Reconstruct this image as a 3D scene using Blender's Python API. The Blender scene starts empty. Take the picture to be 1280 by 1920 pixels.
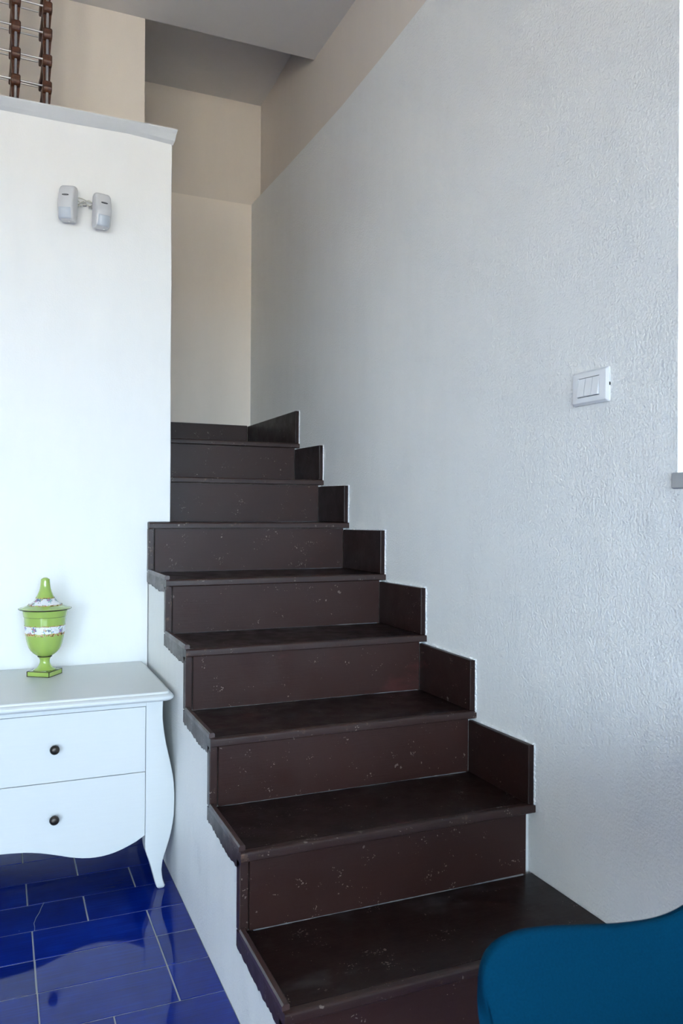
import bpy, bmesh, math, random
from math import sin, cos, pi, radians
from mathutils import Vector, Matrix

random.seed(7)
SC = bpy.context.scene
COL = SC.collection

# ------------------------------------------------------------------ camera
def make_camera():
    yaw, pitch, roll = radians(23.108), radians(0.134), radians(0.325)
    f = Vector((sin(yaw) * cos(pitch), cos(yaw) * cos(pitch), sin(pitch)))
    r = Vector((cos(yaw), -sin(yaw), 0))
    u = r.cross(f)
    r2 = r * cos(roll) + u * sin(roll)
    u2 = u * cos(roll) - r * sin(roll)
    cd = bpy.data.cameras.new('camera')
    cd.sensor_fit = 'VERTICAL'
    cd.sensor_height = 36.0
    cd.sensor_width = 24.0
    cd.lens = 1497.55 / 1920 * 36.0
    cd.clip_start = 0.05
    cd.dof.use_dof = True
    cd.dof.focus_distance = 2.2
    cd.dof.aperture_fstop = 10.0
    c = bpy.data.objects.new('camera', cd)
    m = Matrix((r2, u2, -f)).transposed().to_4x4()
    m.translation = Vector((0, 0, 1.088))
    c.matrix_world = m
    COL.objects.link(c)
    SC.camera = c

make_camera()

# ------------------------------------------------------------------ sky, sun, exposure
SKY = (0.63, 0.82, 1.0)
SKY_STRENGTH = 10.5
SUN_STRENGTH = 14.0
EXPOSURE = 1.53
w = bpy.data.worlds.new('daylight')
SC.world = w
w.use_nodes = True
bg = w.node_tree.nodes['Background']
bg.inputs['Color'].default_value = (*SKY, 1)
bg.inputs['Strength'].default_value = SKY_STRENGTH
vs = SC.view_settings
SC.display_settings.display_device = 'sRGB'
vs.view_transform = 'Standard'
vs.look = 'None'
vs.gamma = 1.0
vs.use_curve_mapping = False
vs.exposure = EXPOSURE

sd = bpy.data.lights.new('sun', 'SUN')
sd.energy = SUN_STRENGTH
sd.color = (1.0, 0.93, 0.82)
sd.angle = radians(0.6)
so = bpy.data.objects.new('sun', sd)
so.rotation_euler = Vector((0.30, 0.22, -1.0)).to_track_quat('-Z', 'Y').to_euler()   # high sun from behind the left wall
so.location = (-3, -3, 7)
COL.objects.link(so)

def portal(name, loc, sx, sz, direction):
    l = bpy.data.lights.new(name, 'AREA')
    l.shape = 'RECTANGLE'
    l.size, l.size_y = sx, sz
    l.cycles.is_portal = True
    o = bpy.data.objects.new(name, l)
    o.location = loc
    o.rotation_euler = Vector(direction).to_track_quat('-Z', 'Z').to_euler()
    COL.objects.link(o)

# ------------------------------------------------------------------ node helpers
def new_mat(name):
    m = bpy.data.materials.new(name)
    m.use_nodes = True
    nt = m.node_tree
    return m, nt, nt.nodes['Principled BSDF']

def N(nt, typ, **kw):
    n = nt.nodes.new(typ)
    for k, v in kw.items():
        if k in n.inputs.keys():
            n.inputs[k].default_value = v
        else:
            setattr(n, k, v)
    return n

def L(nt, a, b):
    nt.links.new(a, b)

def coords(nt, scale=(1, 1, 1), world=True):
    """world-space position (so neighbouring pieces do not repeat) or object space"""
    mp = N(nt, 'ShaderNodeMapping')
    mp.inputs['Scale'].default_value = scale
    if world:
        g = N(nt, 'ShaderNodeNewGeometry')
        L(nt, g.outputs['Position'], mp.inputs['Vector'])
    else:
        t = N(nt, 'ShaderNodeTexCoord')
        L(nt, t.outputs['Object'], mp.inputs['Vector'])
    return mp.outputs['Vector']

def noise(nt, vec, scale, detail=4, rough=0.55):
    n = N(nt, 'ShaderNodeTexNoise')
    n.inputs['Scale'].default_value = scale
    n.inputs['Detail'].default_value = detail
    n.inputs['Roughness'].default_value = rough
    L(nt, vec, n.inputs['Vector'])
    return n.outputs['Fac']

def ramp(nt, fac, stops, interp='LINEAR'):
    r = N(nt, 'ShaderNodeValToRGB')
    r.color_ramp.interpolation = interp
    e = r.color_ramp.elements
    while len(e) > 1:
        e.remove(e[-1])
    e[0].position = stops[0][0]
    e[0].color = (*stops[0][1], 1) if len(stops[0][1]) == 3 else stops[0][1]
    for p, c in stops[1:]:
        k = e.new(p)
        k.color = (*c, 1)
    L(nt, fac, r.inputs['Fac'])
    return r.outputs['Color']

def math_(nt, op, a, b=None, clamp=False):
    m = N(nt, 'ShaderNodeMath', operation=op)
    m.use_clamp = clamp
    for i, v in enumerate((a, b)):
        if v is None:
            continue
        if isinstance(v, (int, float)):
            m.inputs[i].default_value = v
        else:
            L(nt, v, m.inputs[i])
    return m.outputs[0]

def mix(nt, fac, a, b):
    m = N(nt, 'ShaderNodeMix', data_type='RGBA')
    if isinstance(fac, (int, float)):
        m.inputs[0].default_value = fac
    else:
        L(nt, fac, m.inputs[0])
    for i, v in ((6, a), (7, b)):
        if isinstance(v, tuple):
            m.inputs[i].default_value = (*v, 1)
        else:
            L(nt, v, m.inputs[i])
    return m.outputs[2]

def bump(nt, bsdf, height, strength, dist, prev=None):
    b = N(nt, 'ShaderNodeBump')
    b.inputs['Strength'].default_value = strength
    b.inputs['Distance'].default_value = dist
    L(nt, height, b.inputs['Height'])
    if prev is not None:
        L(nt, prev, b.inputs['Normal'])
    L(nt, b.outputs['Normal'], bsdf.inputs['Normal'])
    return b.outputs['Normal']

def simple(name, color, rough=0.5, metal=0.0, spec=0.5, bump_scale=None, bump_dist=0.0005, coat=0.0):
    m, nt, b = new_mat(name)
    v = coords(nt, world=False)
    f = noise(nt, v, 30, 3)
    c0 = tuple(x * 0.93 for x in color)
    L(nt, mix(nt, f, c0, color), b.inputs['Base Color'])
    b.inputs['Roughness'].default_value = rough
    b.inputs['Metallic'].default_value = metal
    b.inputs['Specular IOR Level'].default_value = spec
    b.inputs['Coat Weight'].default_value = coat
    b.inputs['Coat Roughness'].default_value = 0.08
    if bump_scale:
        bump(nt, b, noise(nt, v, bump_scale, 3), 0.5, bump_dist)
    return m

# ------------------------------------------------------------------ materials
def plaster(name, color, streak=1.0, grain=1.0, rough=0.5):
    m, nt, b = new_mat(name)
    v = coords(nt)
    vs_ = coords(nt, (3.0, 3.0, 0.7))
    big = noise(nt, v, 1.6, 5)
    strk = noise(nt, vs_, 5.0, 6, 0.6)
    c = mix(nt, ramp(nt, big, [(0.3, (0, 0, 0)), (0.7, (1, 1, 1))]), tuple(x * 0.965 for x in color), color)
    c = mix(nt, ramp(nt, strk, [(0.35, (0, 0, 0)), (0.75, (0.5, 0.5, 0.5))]), c, tuple(min(1, x * 1.04) for x in color))
    L(nt, c, b.inputs['Base Color'])
    b.inputs['Roughness'].default_value = rough
    b.inputs['Specular IOR Level'].default_value = 0.35
    n1 = bump(nt, b, strk, 0.22 * streak, 0.006)
    n2 = bump(nt, b, noise(nt, v, 7, 2), 0.3 * streak, 0.008, n1)
    bump(nt, b, noise(nt, v, 170, 3), 0.7 * grain, 0.0014, n2)
    return m

M = {}
WALLC = (0.84, 0.835, 0.81)
M['plaster'] = plaster('white_plaster', WALLC, 0.6, 0.4)
M['plaster_brushed'] = plaster('brushed_white_plaster', WALLC, 2.2, 3.2, 0.42)
M['plaster_rough'] = plaster('rough_brushed_plaster', (0.82, 0.82, 0.80), 3.0, 2.2, 0.4)
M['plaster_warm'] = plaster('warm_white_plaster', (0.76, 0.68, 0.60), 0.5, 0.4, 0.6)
M['plaster_cream'] = plaster('cream_white_plaster', (0.89, 0.80, 0.705), 0.5, 0.4, 0.6)
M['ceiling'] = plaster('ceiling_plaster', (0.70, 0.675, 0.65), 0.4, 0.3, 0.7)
M['lip'] = simple('grey_white_paint', (0.66, 0.67, 0.67), 0.45, bump_scale=40, bump_dist=0.001)
M['whitepaint'] = simple('fresh_white_paint', (0.84, 0.84, 0.83), 0.4)

def brown_paint(name, chips=1.0, wear=0.0, dark=1.0, smudge=False, spec=0.30):
    m, nt, b = new_mat(name)
    v = coords(nt)
    vg = coords(nt, (2.0, 14.0, 60.0))
    base = (0.034 * dark, 0.0140 * dark, 0.0112 * dark)
    big = noise(nt, v, 3.0, 4)
    c = mix(nt, big, tuple(x * 0.75 for x in base), tuple(x * 1.25 for x in base))
    # reddish older paint showing through in patches
    red = ramp(nt, noise(nt, coords(nt, (1.0, 1.0, 2.2)), 4.3, 4, 0.6), [(0.66, (0, 0, 0)), (0.74, (0.6, 0.6, 0.6))])
    c = mix(nt, red, c, (0.075, 0.022, 0.020))
    # small pale chips
    nz = N(nt, 'ShaderNodeTexNoise', Scale=70.0, Detail=3.0)
    L(nt, v, nz.inputs['Vector'])
    ws = N(nt, 'ShaderNodeVectorMath', operation='SCALE')
    ws.inputs['Scale'].default_value = 0.022
    L(nt, nz.outputs['Color'], ws.inputs[0])
    wa = N(nt, 'ShaderNodeVectorMath', operation='ADD')
    L(nt, v, wa.inputs[0])
    L(nt, ws.outputs[0], wa.inputs[1])
    vd = wa.outputs[0]
    vo = N(nt, 'ShaderNodeTexVoronoi')
    vo.inputs['Scale'].default_value = 34
    L(nt, vd, vo.inputs['Vector'])
    sz = noise(nt, v, 11, 2)
    lim = math_(nt, 'MULTIPLY', math_(nt, 'SUBTRACT', sz, 0.60 - 0.05 * chips), 1.2 * chips, True)
    chip = math_(nt, 'LESS_THAN', vo.outputs['Distance'], lim)
    vo2 = N(nt, 'ShaderNodeTexVoronoi')
    vo2.inputs['Scale'].default_value = 130
    L(nt, vd, vo2.inputs['Vector'])
    lim2 = math_(nt, 'MULTIPLY', math_(nt, 'SUBTRACT', noise(nt, v, 23, 2), 0.515), 1.4 * chips, True)
    chip2 = math_(nt, 'LESS_THAN', vo2.outputs['Distance'], lim2)
    chipm = math_(nt, 'MAXIMUM', math_(nt, 'MULTIPLY', chip, 0.35), math_(nt, 'MULTIPLY', chip2, 0.5))
    c = mix(nt, chipm, c, (0.36, 0.29, 0.25))
    if wear > 0:
        wn = ramp(nt, noise(nt, v, 26, 5, 0.7), [(0.62, (0, 0, 0)), (0.70, (wear, wear, wear))])
        c = mix(nt, wn, c, (0.22, 0.13, 0.085))
    rough = 0.34
    if smudge:
        sm = ramp(nt, noise(nt, coords(nt, (1.0, 1.6, 1.0)), 6.0, 3), [(0.60, (0, 0, 0)), (0.72, (0.42, 0.42, 0.42))])
        c = mix(nt, sm, c, (0.085, 0.078, 0.075))
    L(nt, c, b.inputs['Base Color'])
    r = ramp(nt, noise(nt, v, 18, 4), [(0.3, (rough - .06,) * 3), (0.7, (rough + .12,) * 3)])
    L(nt, r, b.inputs['Roughness'])
    b.inputs['Specular IOR Level'].default_value = spec
    n1 = bump(nt, b, noise(nt, vg, 6, 4), 0.35, 0.0008)
    n2 = bump(nt, b, noise(nt, v, 60, 3), 0.4, 0.0006, n1)
    inv = math_(nt, 'SUBTRACT', 1.0, chipm)
    bump(nt, b, inv, 0.6, 0.0006, n2)
    return m

M['brown'] = brown_paint('dark_brown_paint', 1.0)
M['brown_tread'] = brown_paint('dark_brown_tread_paint', 1.0, smudge=True, dark=0.40, spec=0.22)
M['brown_edge'] = brown_paint('worn_brown_edge_paint', 1.3, wear=0.4, dark=0.9, spec=0.42)
M['brown_bead'] = brown_paint('glossy_brown_bead_paint', 0.8, wear=0.5, dark=1.3, spec=0.9)
M['brown_skirt'] = brown_paint('dark_brown_skirting_paint', 0.9, dark=0.55, spec=0.2)
M['dust'] = simple('grey_dusty_filler', (0.17, 0.17, 0.175), 0.9)
M['black'] = simple('shadow_gap_black', (0.01, 0.009, 0.009), 0.8)

def tile_mat():
    m, nt, b = new_mat('cobalt_glazed_tile')
    v = coords(nt)
    oi = N(nt, 'ShaderNodeObjectInfo')
    brush = noise(nt, coords(nt, (2.5, 130, 2.5)), 2.0, 4, 0.6)
    blot = noise(nt, v, 9, 4)
    f = math_(nt, 'ADD', math_(nt, 'MULTIPLY', brush, 0.55), math_(nt, 'MULTIPLY', blot, 0.45))
    c = ramp(nt, f, [(0.32, (0.0010, 0.0070, 0.10)), (0.52, (0.0016, 0.0130, 0.18)), (0.72, (0.0030, 0.028, 0.27))])
    hs = N(nt, 'ShaderNodeHueSaturation')
    L(nt, c, hs.inputs['Color'])
    L(nt, math_(nt, 'ADD', math_(nt, 'MULTIPLY', oi.outputs['Random'], 0.35), 0.82), hs.inputs['Value'])
    vo = N(nt, 'ShaderNodeTexVoronoi')
    vo.inputs['Scale'].default_value = 42
    L(nt, v, vo.inputs['Vector'])
    pit = math_(nt, 'LESS_THAN', vo.outputs['Distance'],
                math_(nt, 'MULTIPLY', math_(nt, 'SUBTRACT', noise(nt, v, 7, 2), 0.63), 1.2, True))
    c2 = mix(nt, math_(nt, 'MULTIPLY', pit, 0.5), hs.outputs['Color'], (0.25, 0.33, 0.45))
    L(nt, c2, b.inputs['Base Color'])
    b.inputs['Roughness'].default_value = 0.05
    b.inputs['Specular IOR Level'].default_value = 0.33
    n1 = bump(nt, b, brush, 0.05, 0.0003)
    bump(nt, b, noise(nt, v, 7, 1), 0.06, 0.0012, n1)
    return m

M['tile'] = tile_mat()
M['grout'] = simple('pale_grout', (0.36, 0.37, 0.38), 0.9, bump_scale=300, bump_dist=0.001)
M['crack'] = simple('tile_crack_line', (0.22, 0.25, 0.32), 0.8)

def furniture_white():
    m, nt, b = new_mat('white_lacquered_wood')
    v = coords(nt)
    g = noise(nt, coords(nt, (3, 30, 60)), 4, 4)
    c = mix(nt, g, (0.655, 0.67, 0.66), (0.685, 0.70, 0.69))
    vo = N(nt, 'ShaderNodeTexVoronoi')
    vo.inputs['Scale'].default_value = 17
    L(nt, v, vo.inputs['Vector'])
    nick = math_(nt, 'LESS_THAN', vo.outputs['Distance'],
                 math_(nt, 'MULTIPLY', math_(nt, 'SUBTRACT', noise(nt, v, 13, 2), 0.69), 0.7, True))
    c = mix(nt, math_(nt, 'MULTIPLY', nick, 0.6), c, (0.25, 0.22, 0.20))
    L(nt, c, b.inputs['Base Color'])
    b.inputs['Roughness'].default_value = 0.38
    n1 = bump(nt, b, g, 0.25, 0.0006)
    return m

M['furniture'] = furniture_white()
M['bronze'] = simple('dark_bronze', (0.055, 0.046, 0.040), 0.35, 0.85)
M['green'] = simple('lime_green_glaze', (0.35, 0.49, 0.10), 0.16, coat=0.5)
M['urn_line'] = simple('dark_maroon_line', (0.035, 0.012, 0.014), 0.25)
M['plastic'] = simple('white_sensor_plastic', (0.62, 0.62, 0.625), 0.25)
M['lens'] = simple('bluish_sensor_lens', (0.50, 0.545, 0.60), 0.35, bump_scale=200, bump_dist=0.0004)
M['badge'] = simple('black_badge', (0.012, 0.012, 0.014), 0.3)
M['badge_mark'] = simple('grey_badge_mark', (0.38, 0.38, 0.40), 0.4)
M['cream'] = simple('cream_cable', (0.66, 0.64, 0.56), 0.5)
M['switch'] = simple('white_switch_plastic', (0.80, 0.805, 0.81), 0.22)
M['stone'] = simple('grey_stone_sill', (0.40, 0.395, 0.385), 0.6, bump_scale=60, bump_dist=0.001)
M['steel'] = simple('brushed_steel', (0.62, 0.61, 0.60), 0.28, 0.9)
M['dowel'] = simple('grey_metal_strip', (0.34, 0.34, 0.345), 0.35, 0.3)
M['rackwood'] = None

def rack_wood():
    m, nt, b = new_mat('stained_walnut_wood')
    g = noise(nt, coords(nt, (40, 6, 40)), 3, 5)
    L(nt, ramp(nt, g, [(0.3, (0.045, 0.014, 0.006)), (0.7, (0.125, 0.040, 0.014))]), b.inputs['Base Color'])
    b.inputs['Roughness'].default_value = 0.4
    bump(nt, b, g, 0.2, 0.0005)
    return m
M['rackwood'] = rack_wood()

def flower_band():
    m, nt, b = new_mat('painted_flower_band')
    v = coords(nt, world=False)
    vo = N(nt, 'ShaderNodeTexVoronoi')
    vo.inputs['Scale'].default_value = 190
    L(nt, v, vo.inputs['Vector'])
    clus = N(nt, 'ShaderNodeTexVoronoi')
    clus.inputs['Scale'].default_value = 52
    L(nt, v, clus.inputs['Vector'])
    lim = math_(nt, 'SUBTRACT', 1.12, math_(nt, 'MULTIPLY', clus.outputs['Distance'], 1.35))
    blob = math_(nt, 'LESS_THAN', vo.outputs['Distance'], lim)
    sep = N(nt, 'ShaderNodeSeparateColor')
    L(nt, vo.outputs['Color'], sep.inputs['Color'])
    hue = ramp(nt, sep.outputs['Red'], [(0.0, (0.05, 0.16, 0.42)), (0.18, (0.10, 0.33, 0.16)), (0.36, (0.42, 0.10, 0.24)),
                                        (0.52, (0.03, 0.04, 0.16)), (0.64, (0.18, 0.40, 0.42)), (0.78, (0.50, 0.28, 0.14)),
                                        (0.9, (0.30, 0.14, 0.38))], 'CONSTANT')
    c = mix(nt, math_(nt, 'MULTIPLY', blob, 0.85), (0.78, 0.79, 0.80), hue)
    L(nt, c, b.inputs['Base Color'])
    b.inputs['Roughness'].default_value = 0.18
    return m
M['flowers'] = flower_band()

def garland():
    m, nt, b = new_mat('painted_garland_edge')
    v = coords(nt, world=False)
    n = noise(nt, v, 130, 2)
    c = ramp(nt, n, [(0.0, (0.10, 0.10, 0.02)), (0.42, (0.45, 0.17, 0.05)), (0.50, (0.50, 0.44, 0.20)), (0.58, (0.35, 0.49, 0.10)),
                     (0.66, (0.14, 0.20, 0.05))], 'CONSTANT')
    L(nt, c, b.inputs['Base Color'])
    b.inputs['Roughness'].default_value = 0.18
    return m
M['garland'] = garland()

def fabric():
    m, nt, b = new_mat('blue_upholstery_fabric')
    v = coords(nt, world=False)
    wv = N(nt, 'ShaderNodeTexWave', wave_type='BANDS', bands_direction='Z')
    wv.inputs['Scale'].default_value = 190
    wv.inputs['Distortion'].default_value = 2.0
    L(nt, v, wv.inputs['Vector'])
    n = noise(nt, v, 420, 2)
    c = mix(nt, n, (0.000, 0.022, 0.052), (0.000, 0.037, 0.080))
    L(nt, c, b.inputs['Base Color'])
    b.inputs['Roughness'].default_value = 0.9
    b.inputs['Specular IOR Level'].default_value = 0.05
    b.inputs['Sheen Weight'].default_value = 0.0
    b.inputs['Sheen Tint'].default_value = (0.1, 0.6, 0.9, 1)
    n1 = bump(nt, b, wv.outputs['Fac'], 0.25, 0.0005)
    bump(nt, b, n, 0.4, 0.0006, n1)
    return m
M['fabric'] = fabric()
M['leg_dark'] = simple('black_steel_leg', (0.02, 0.02, 0.02), 0.4, 0.6)
M['terracotta'] = simple('warm_bounce_terrace', (0.48, 0.395, 0.305), 0.9, bump_scale=8, bump_dist=0.002)

def glass():
    m, nt, b = new_mat('window_glass')
    nt.nodes.remove(b)
    out = nt.nodes['Material Output']
    t = N(nt, 'ShaderNodeBsdfTransparent')
    g = N(nt, 'ShaderNodeBsdfGlossy', Roughness=0.02)
    fr = N(nt, 'ShaderNodeFresnel', IOR=1.45)
    mx = N(nt, 'ShaderNodeMixShader')
    L(nt, fr.outputs[0], mx.inputs[0])
    L(nt, t.outputs[0], mx.inputs[1])
    L(nt, g.outputs[0], mx.inputs[2])
    L(nt, mx.outputs[0], out.inputs['Surface'])
    return m
M['glass'] = glass()

# ------------------------------------------------------------------ mesh helpers
def bm_new():
    return bmesh.new()

def box(bm, x0, x1, y0, y1, z0, z1, bev=0.0, seg=2, mat=None):
    t = bmesh.new()
    vs_ = [t.verts.new((x, y, z)) for x in (x0, x1) for y in (y0, y1) for z in (z0, z1)]
    for f in ((0, 1, 3, 2), (4, 6, 7, 5), (0, 4, 5, 1), (2, 3, 7, 6), (0, 2, 6, 4), (1, 5, 7, 3)):
        t.faces.new([vs_[i] for i in f])
    if bev:
        bmesh.ops.bevel(t, geom=t.edges[:], offset=bev, segments=seg, affect='EDGES', profile=0.5)
    join(bm, t, mat)

def join(bm, t, matrix=None):
    if matrix is not None:
        bmesh.ops.transform(t, matrix=matrix, verts=t.verts[:])
    mp = {v: bm.verts.new(v.co) for v in t.verts}
    for f in t.faces:
        try:
            g = bm.faces.new([mp[v] for v in f.verts])
            g.smooth = f.smooth
            g.material_index = f.material_index
        except ValueError:
            pass
    t.free()

def prism(bm, pts, axis, a, b, bev=0.0, seg=2):
    """extrude a 2-D outline along an axis: 'X' pts=(y,z), 'Y' pts=(x,z), 'Z' pts=(x,y)"""
    def P(p, h):
        return {'X': (h, p[0], p[1]), 'Y': (p[0], h, p[1]), 'Z': (p[0], p[1], h)}[axis]
    t = bmesh.new()
    va = [t.verts.new(P(p, a)) for p in pts]
    vb = [t.verts.new(P(p, b)) for p in pts]
    n = len(pts)
    t.faces.new(va)
    t.faces.new(vb[::-1])
    for i in range(n):
        j = (i + 1) % n
        t.faces.new((va[j], va[i], vb[i], vb[j]))
    bmesh.ops.recalc_face_normals(t, faces=t.faces[:])
    if bev:
        bmesh.ops.bevel(t, geom=t.edges[:], offset=bev, segments=seg, affect='EDGES', profile=0.5)
    join(bm, t)

def loft(bm, rings, cap=True, smooth=True):
    t = bmesh.new()
    R = [[t.verts.new(p) for p in r] for r in rings]
    n = len(rings[0])
    for a, b in zip(R, R[1:]):
        for i in range(n):
            j = (i + 1) % n
            f = t.faces.new((a[i], a[j], b[j], b[i]))
            f.smooth = smooth
    if cap:
        t.faces.new(R[0][::-1])
        t.faces.new(R[-1])
    bmesh.ops.recalc_face_normals(t, faces=t.faces[:])
    join(bm, t)

def lathe(bm, prof, seg=48, c=(0, 0, 0), smooth=True):
    rings = []
    for r, z in prof:
        r = max(r, 0.0002)
        rings.append([(c[0] + r * cos(2 * pi * i / seg), c[1] + r * sin(2 * pi * i / seg), c[2] + z) for i in range(seg)])
    loft(bm, rings, True, smooth)

def tube(bm, pts, r, seg=10):
    """round bar through points"""
    pts = [Vector(p) for p in pts]
    rings = []
    for i, p in enumerate(pts):
        d = (pts[min(i + 1, len(pts) - 1)] - pts[max(i - 1, 0)]).normalized()
        up = Vector((0, 0, 1)) if abs(d.z) < 0.9 else Vector((1, 0, 0))
        a = d.cross(up).normalized()
        b = d.cross(a)
        rr = r[i] if isinstance(r, (list, tuple)) else r
        rings.append([tuple(p + a * rr * cos(2 * pi * k / seg) + b * rr * sin(2 * pi * k / seg)) for k in range(seg)])
    loft(bm, rings)

def obj(name, bm, mat, parent=None, loc=None, label=None, smooth_angle=None):
    me = bpy.data.meshes.new(name)
    bmesh.ops.recalc_face_normals(bm, faces=bm.faces[:])
    if smooth_angle is not None:
        lim = radians(smooth_angle)
        for f in bm.faces:
            f.smooth = True
        for e in bm.edges:
            if len(e.link_faces) == 2 and e.calc_face_angle(0) > lim:
                e.smooth = False
    bm.to_mesh(me)
    bm.free()
    mats = mat if isinstance(mat, (list, tuple)) else [mat]
    for x in mats:
        me.materials.append(x)
    o = bpy.data.objects.new(name, me)
    COL.objects.link(o)
    if parent is not None:
        o.parent = parent
    if loc is not None:
        o.location = loc
    if label:
        o['label'] = label
    return o

def thing(name, label, cat, loc=(0, 0, 0), rotz=0.0, group=None):
    o = bpy.data.objects.new(name, None)
    o.empty_display_size = 0.1
    o.location = loc
    o.rotation_euler = (0, 0, rotz)
    o['label'] = label
    o['category'] = cat
    if group:
        o['group'] = group
    COL.objects.link(o)
    return o

def struct(name, bm, mat, label=None, parent=None):
    o = obj(name, bm, mat, parent)
    if parent is None:
        o['kind'] = 'structure'
    if label:
        o['label'] = label
    return o

# ------------------------------------------------------------------ main dimensions
XS = 0.471          # open (left) end of the steps
XB = 0.477          # plaster face under the steps
XW = 1.222          # right wall
YW = 2.83           # front of the left wall block
YU = 3.33           # upper wall above the shelf
YB = 4.11           # stairwell back wall
ZC = 3.115          # ceiling
NOSE = [1.343, 1.629, 1.897, 2.181, 2.470, 2.788, 3.050, 3.340]
TOP = [0.198, 0.372, 0.542, 0.713, 0.882, 1.055, 1.227, 1.401]
OH = 0.012
TT = 0.021

# ------------------------------------------------------------------ setting: walls, ceiling, windows
bm = bm_new()
prism(bm, [(-3.6, -0.1), (XB - 0.002, -0.1), (XB - 0.002, TOP[5] + 0.001), (0.551, TOP[5] + 0.001), (0.5515, 1.3), (0.5495, 1.62), (0.5510, 1.9), (0.5485, 2.15), (0.550, 2.40), (0.55, 2.432), (-3.6, 2.432)], 'Y', YW, YU, 0.003)
struct('wall_left', bm, M['plaster'], 'white plastered half wall carrying the two motion sensors, left of the stairs')

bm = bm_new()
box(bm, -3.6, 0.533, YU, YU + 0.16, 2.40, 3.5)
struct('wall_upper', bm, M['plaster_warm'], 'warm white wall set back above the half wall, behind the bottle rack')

# stairwell back wall: lower face stands a little proud of the upper one
bm = bm_new()
box(bm, -1.6, XW + 0.3, YB, YB + 0.1, -0.1, 2.733)
struct('wall_back', bm, M['plaster_cream'], 'cream wall at the back of the stair landing')
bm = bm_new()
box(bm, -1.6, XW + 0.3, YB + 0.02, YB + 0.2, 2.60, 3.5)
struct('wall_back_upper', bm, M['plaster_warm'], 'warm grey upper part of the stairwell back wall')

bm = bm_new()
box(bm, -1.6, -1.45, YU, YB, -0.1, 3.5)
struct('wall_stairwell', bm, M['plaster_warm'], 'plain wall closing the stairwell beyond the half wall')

# right wall with window opening; its lower part is thicker than the upper
WY0, WY1, WZ0, WZ1 = -0.05, 1.184, 1.173, 2.30
bm = bm_new()
ledge = [(WY1, 2.712), (2.204, 2.705), (2.55, 2.694), (2.887, 2.690), (3.3, 2.702), (3.7, 2.718), (4.11, 2.736)]
prism(bm, [(WY1, -0.1), (YB, -0.1)] + ledge[::-1], 'X', XW, XW + 0.36)
box(bm, XW, XW + 0.36, -3.4, WY0, -0.1, 2.712)
box(bm, XW, XW + 0.36, WY0, WY1, -0.1, WZ0 - 0.032)
box(bm, XW, XW + 0.36, WY0, WY1, WZ1, 2.712)
struct('wall_right', bm, M['plaster_brushed'], 'brushed white plaster wall rising along the right side of the stairs')

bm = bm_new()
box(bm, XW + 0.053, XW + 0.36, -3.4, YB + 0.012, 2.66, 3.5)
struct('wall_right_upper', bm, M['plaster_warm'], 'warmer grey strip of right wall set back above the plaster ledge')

DX0, DX1, DZ1 = -3.1, -1.75, 2.15
VX0, VX1, VZ0, VZ1 = -1.45, 1.10, 0.92, 2.15
bm = bm_new()
box(bm, -3.6, DX0, -3.4, -3.2, -0.1, 3.5)
box(bm, DX1, VX0, -3.4, -3.2, -0.1, 3.5)
box(bm, VX1, XW + 0.3, -3.4, -3.2, -0.1, 3.5)
box(bm, VX0, VX1, -3.4, -3.2, -0.1, VZ0)
box(bm, DX0, DX1, -3.4, -3.2, DZ1, 3.5)
box(bm, VX0, VX1, -3.4, -3.2, VZ1, 3.5)
struct('wall_front', bm, M['plaster'], 'white wall behind the viewer, with unseen doorway and window placed for their light')
bm = bm_new()
box(bm, -3.8, -3.6, -3.4, YB, -0.1, 3.5)
struct('wall_far_left', bm, M['plaster'], 'plain white wall far left, outside the picture')

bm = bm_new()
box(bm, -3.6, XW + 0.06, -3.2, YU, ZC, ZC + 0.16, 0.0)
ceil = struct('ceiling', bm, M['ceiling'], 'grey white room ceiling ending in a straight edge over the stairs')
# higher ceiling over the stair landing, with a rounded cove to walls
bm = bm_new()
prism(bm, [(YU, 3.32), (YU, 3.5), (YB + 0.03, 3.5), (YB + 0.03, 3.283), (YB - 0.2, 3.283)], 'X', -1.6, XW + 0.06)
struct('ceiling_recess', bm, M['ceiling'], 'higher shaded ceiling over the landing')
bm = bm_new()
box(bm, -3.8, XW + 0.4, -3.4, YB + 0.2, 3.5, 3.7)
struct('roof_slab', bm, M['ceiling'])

# unseen glazed door behind the viewer, placed and sized to light the room
d = bpy.data.objects.new('door_unseen', None); COL.objects.link(d); d['kind'] = 'structure'
bm = bm_new()
for x in (DX0, (DX0 + DX1) / 2 - 0.03, DX1 - 0.06):
    box(bm, x, x + 0.06, -3.33, -3.27, 0, DZ1)
box(bm, DX0, DX1, -3.33, -3.27, DZ1 - 0.06, DZ1)
obj('door_frame', bm, M['whitepaint'], d)
for a, b_ in ((DX0 + .06, (DX0 + DX1) / 2 - .03), ((DX0 + DX1) / 2 + .03, DX1 - .06)):
    bm = bm_new()
    box(bm, a, b_, -3.303, -3.297, 0.01, DZ1 - 0.06)
    obj('pane', bm, M['glass'], d)
portal('door_portal', ((DX0 + DX1) / 2, -3.36, DZ1 / 2), DX1 - DX0, DZ1, (0, 1, 0))

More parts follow.
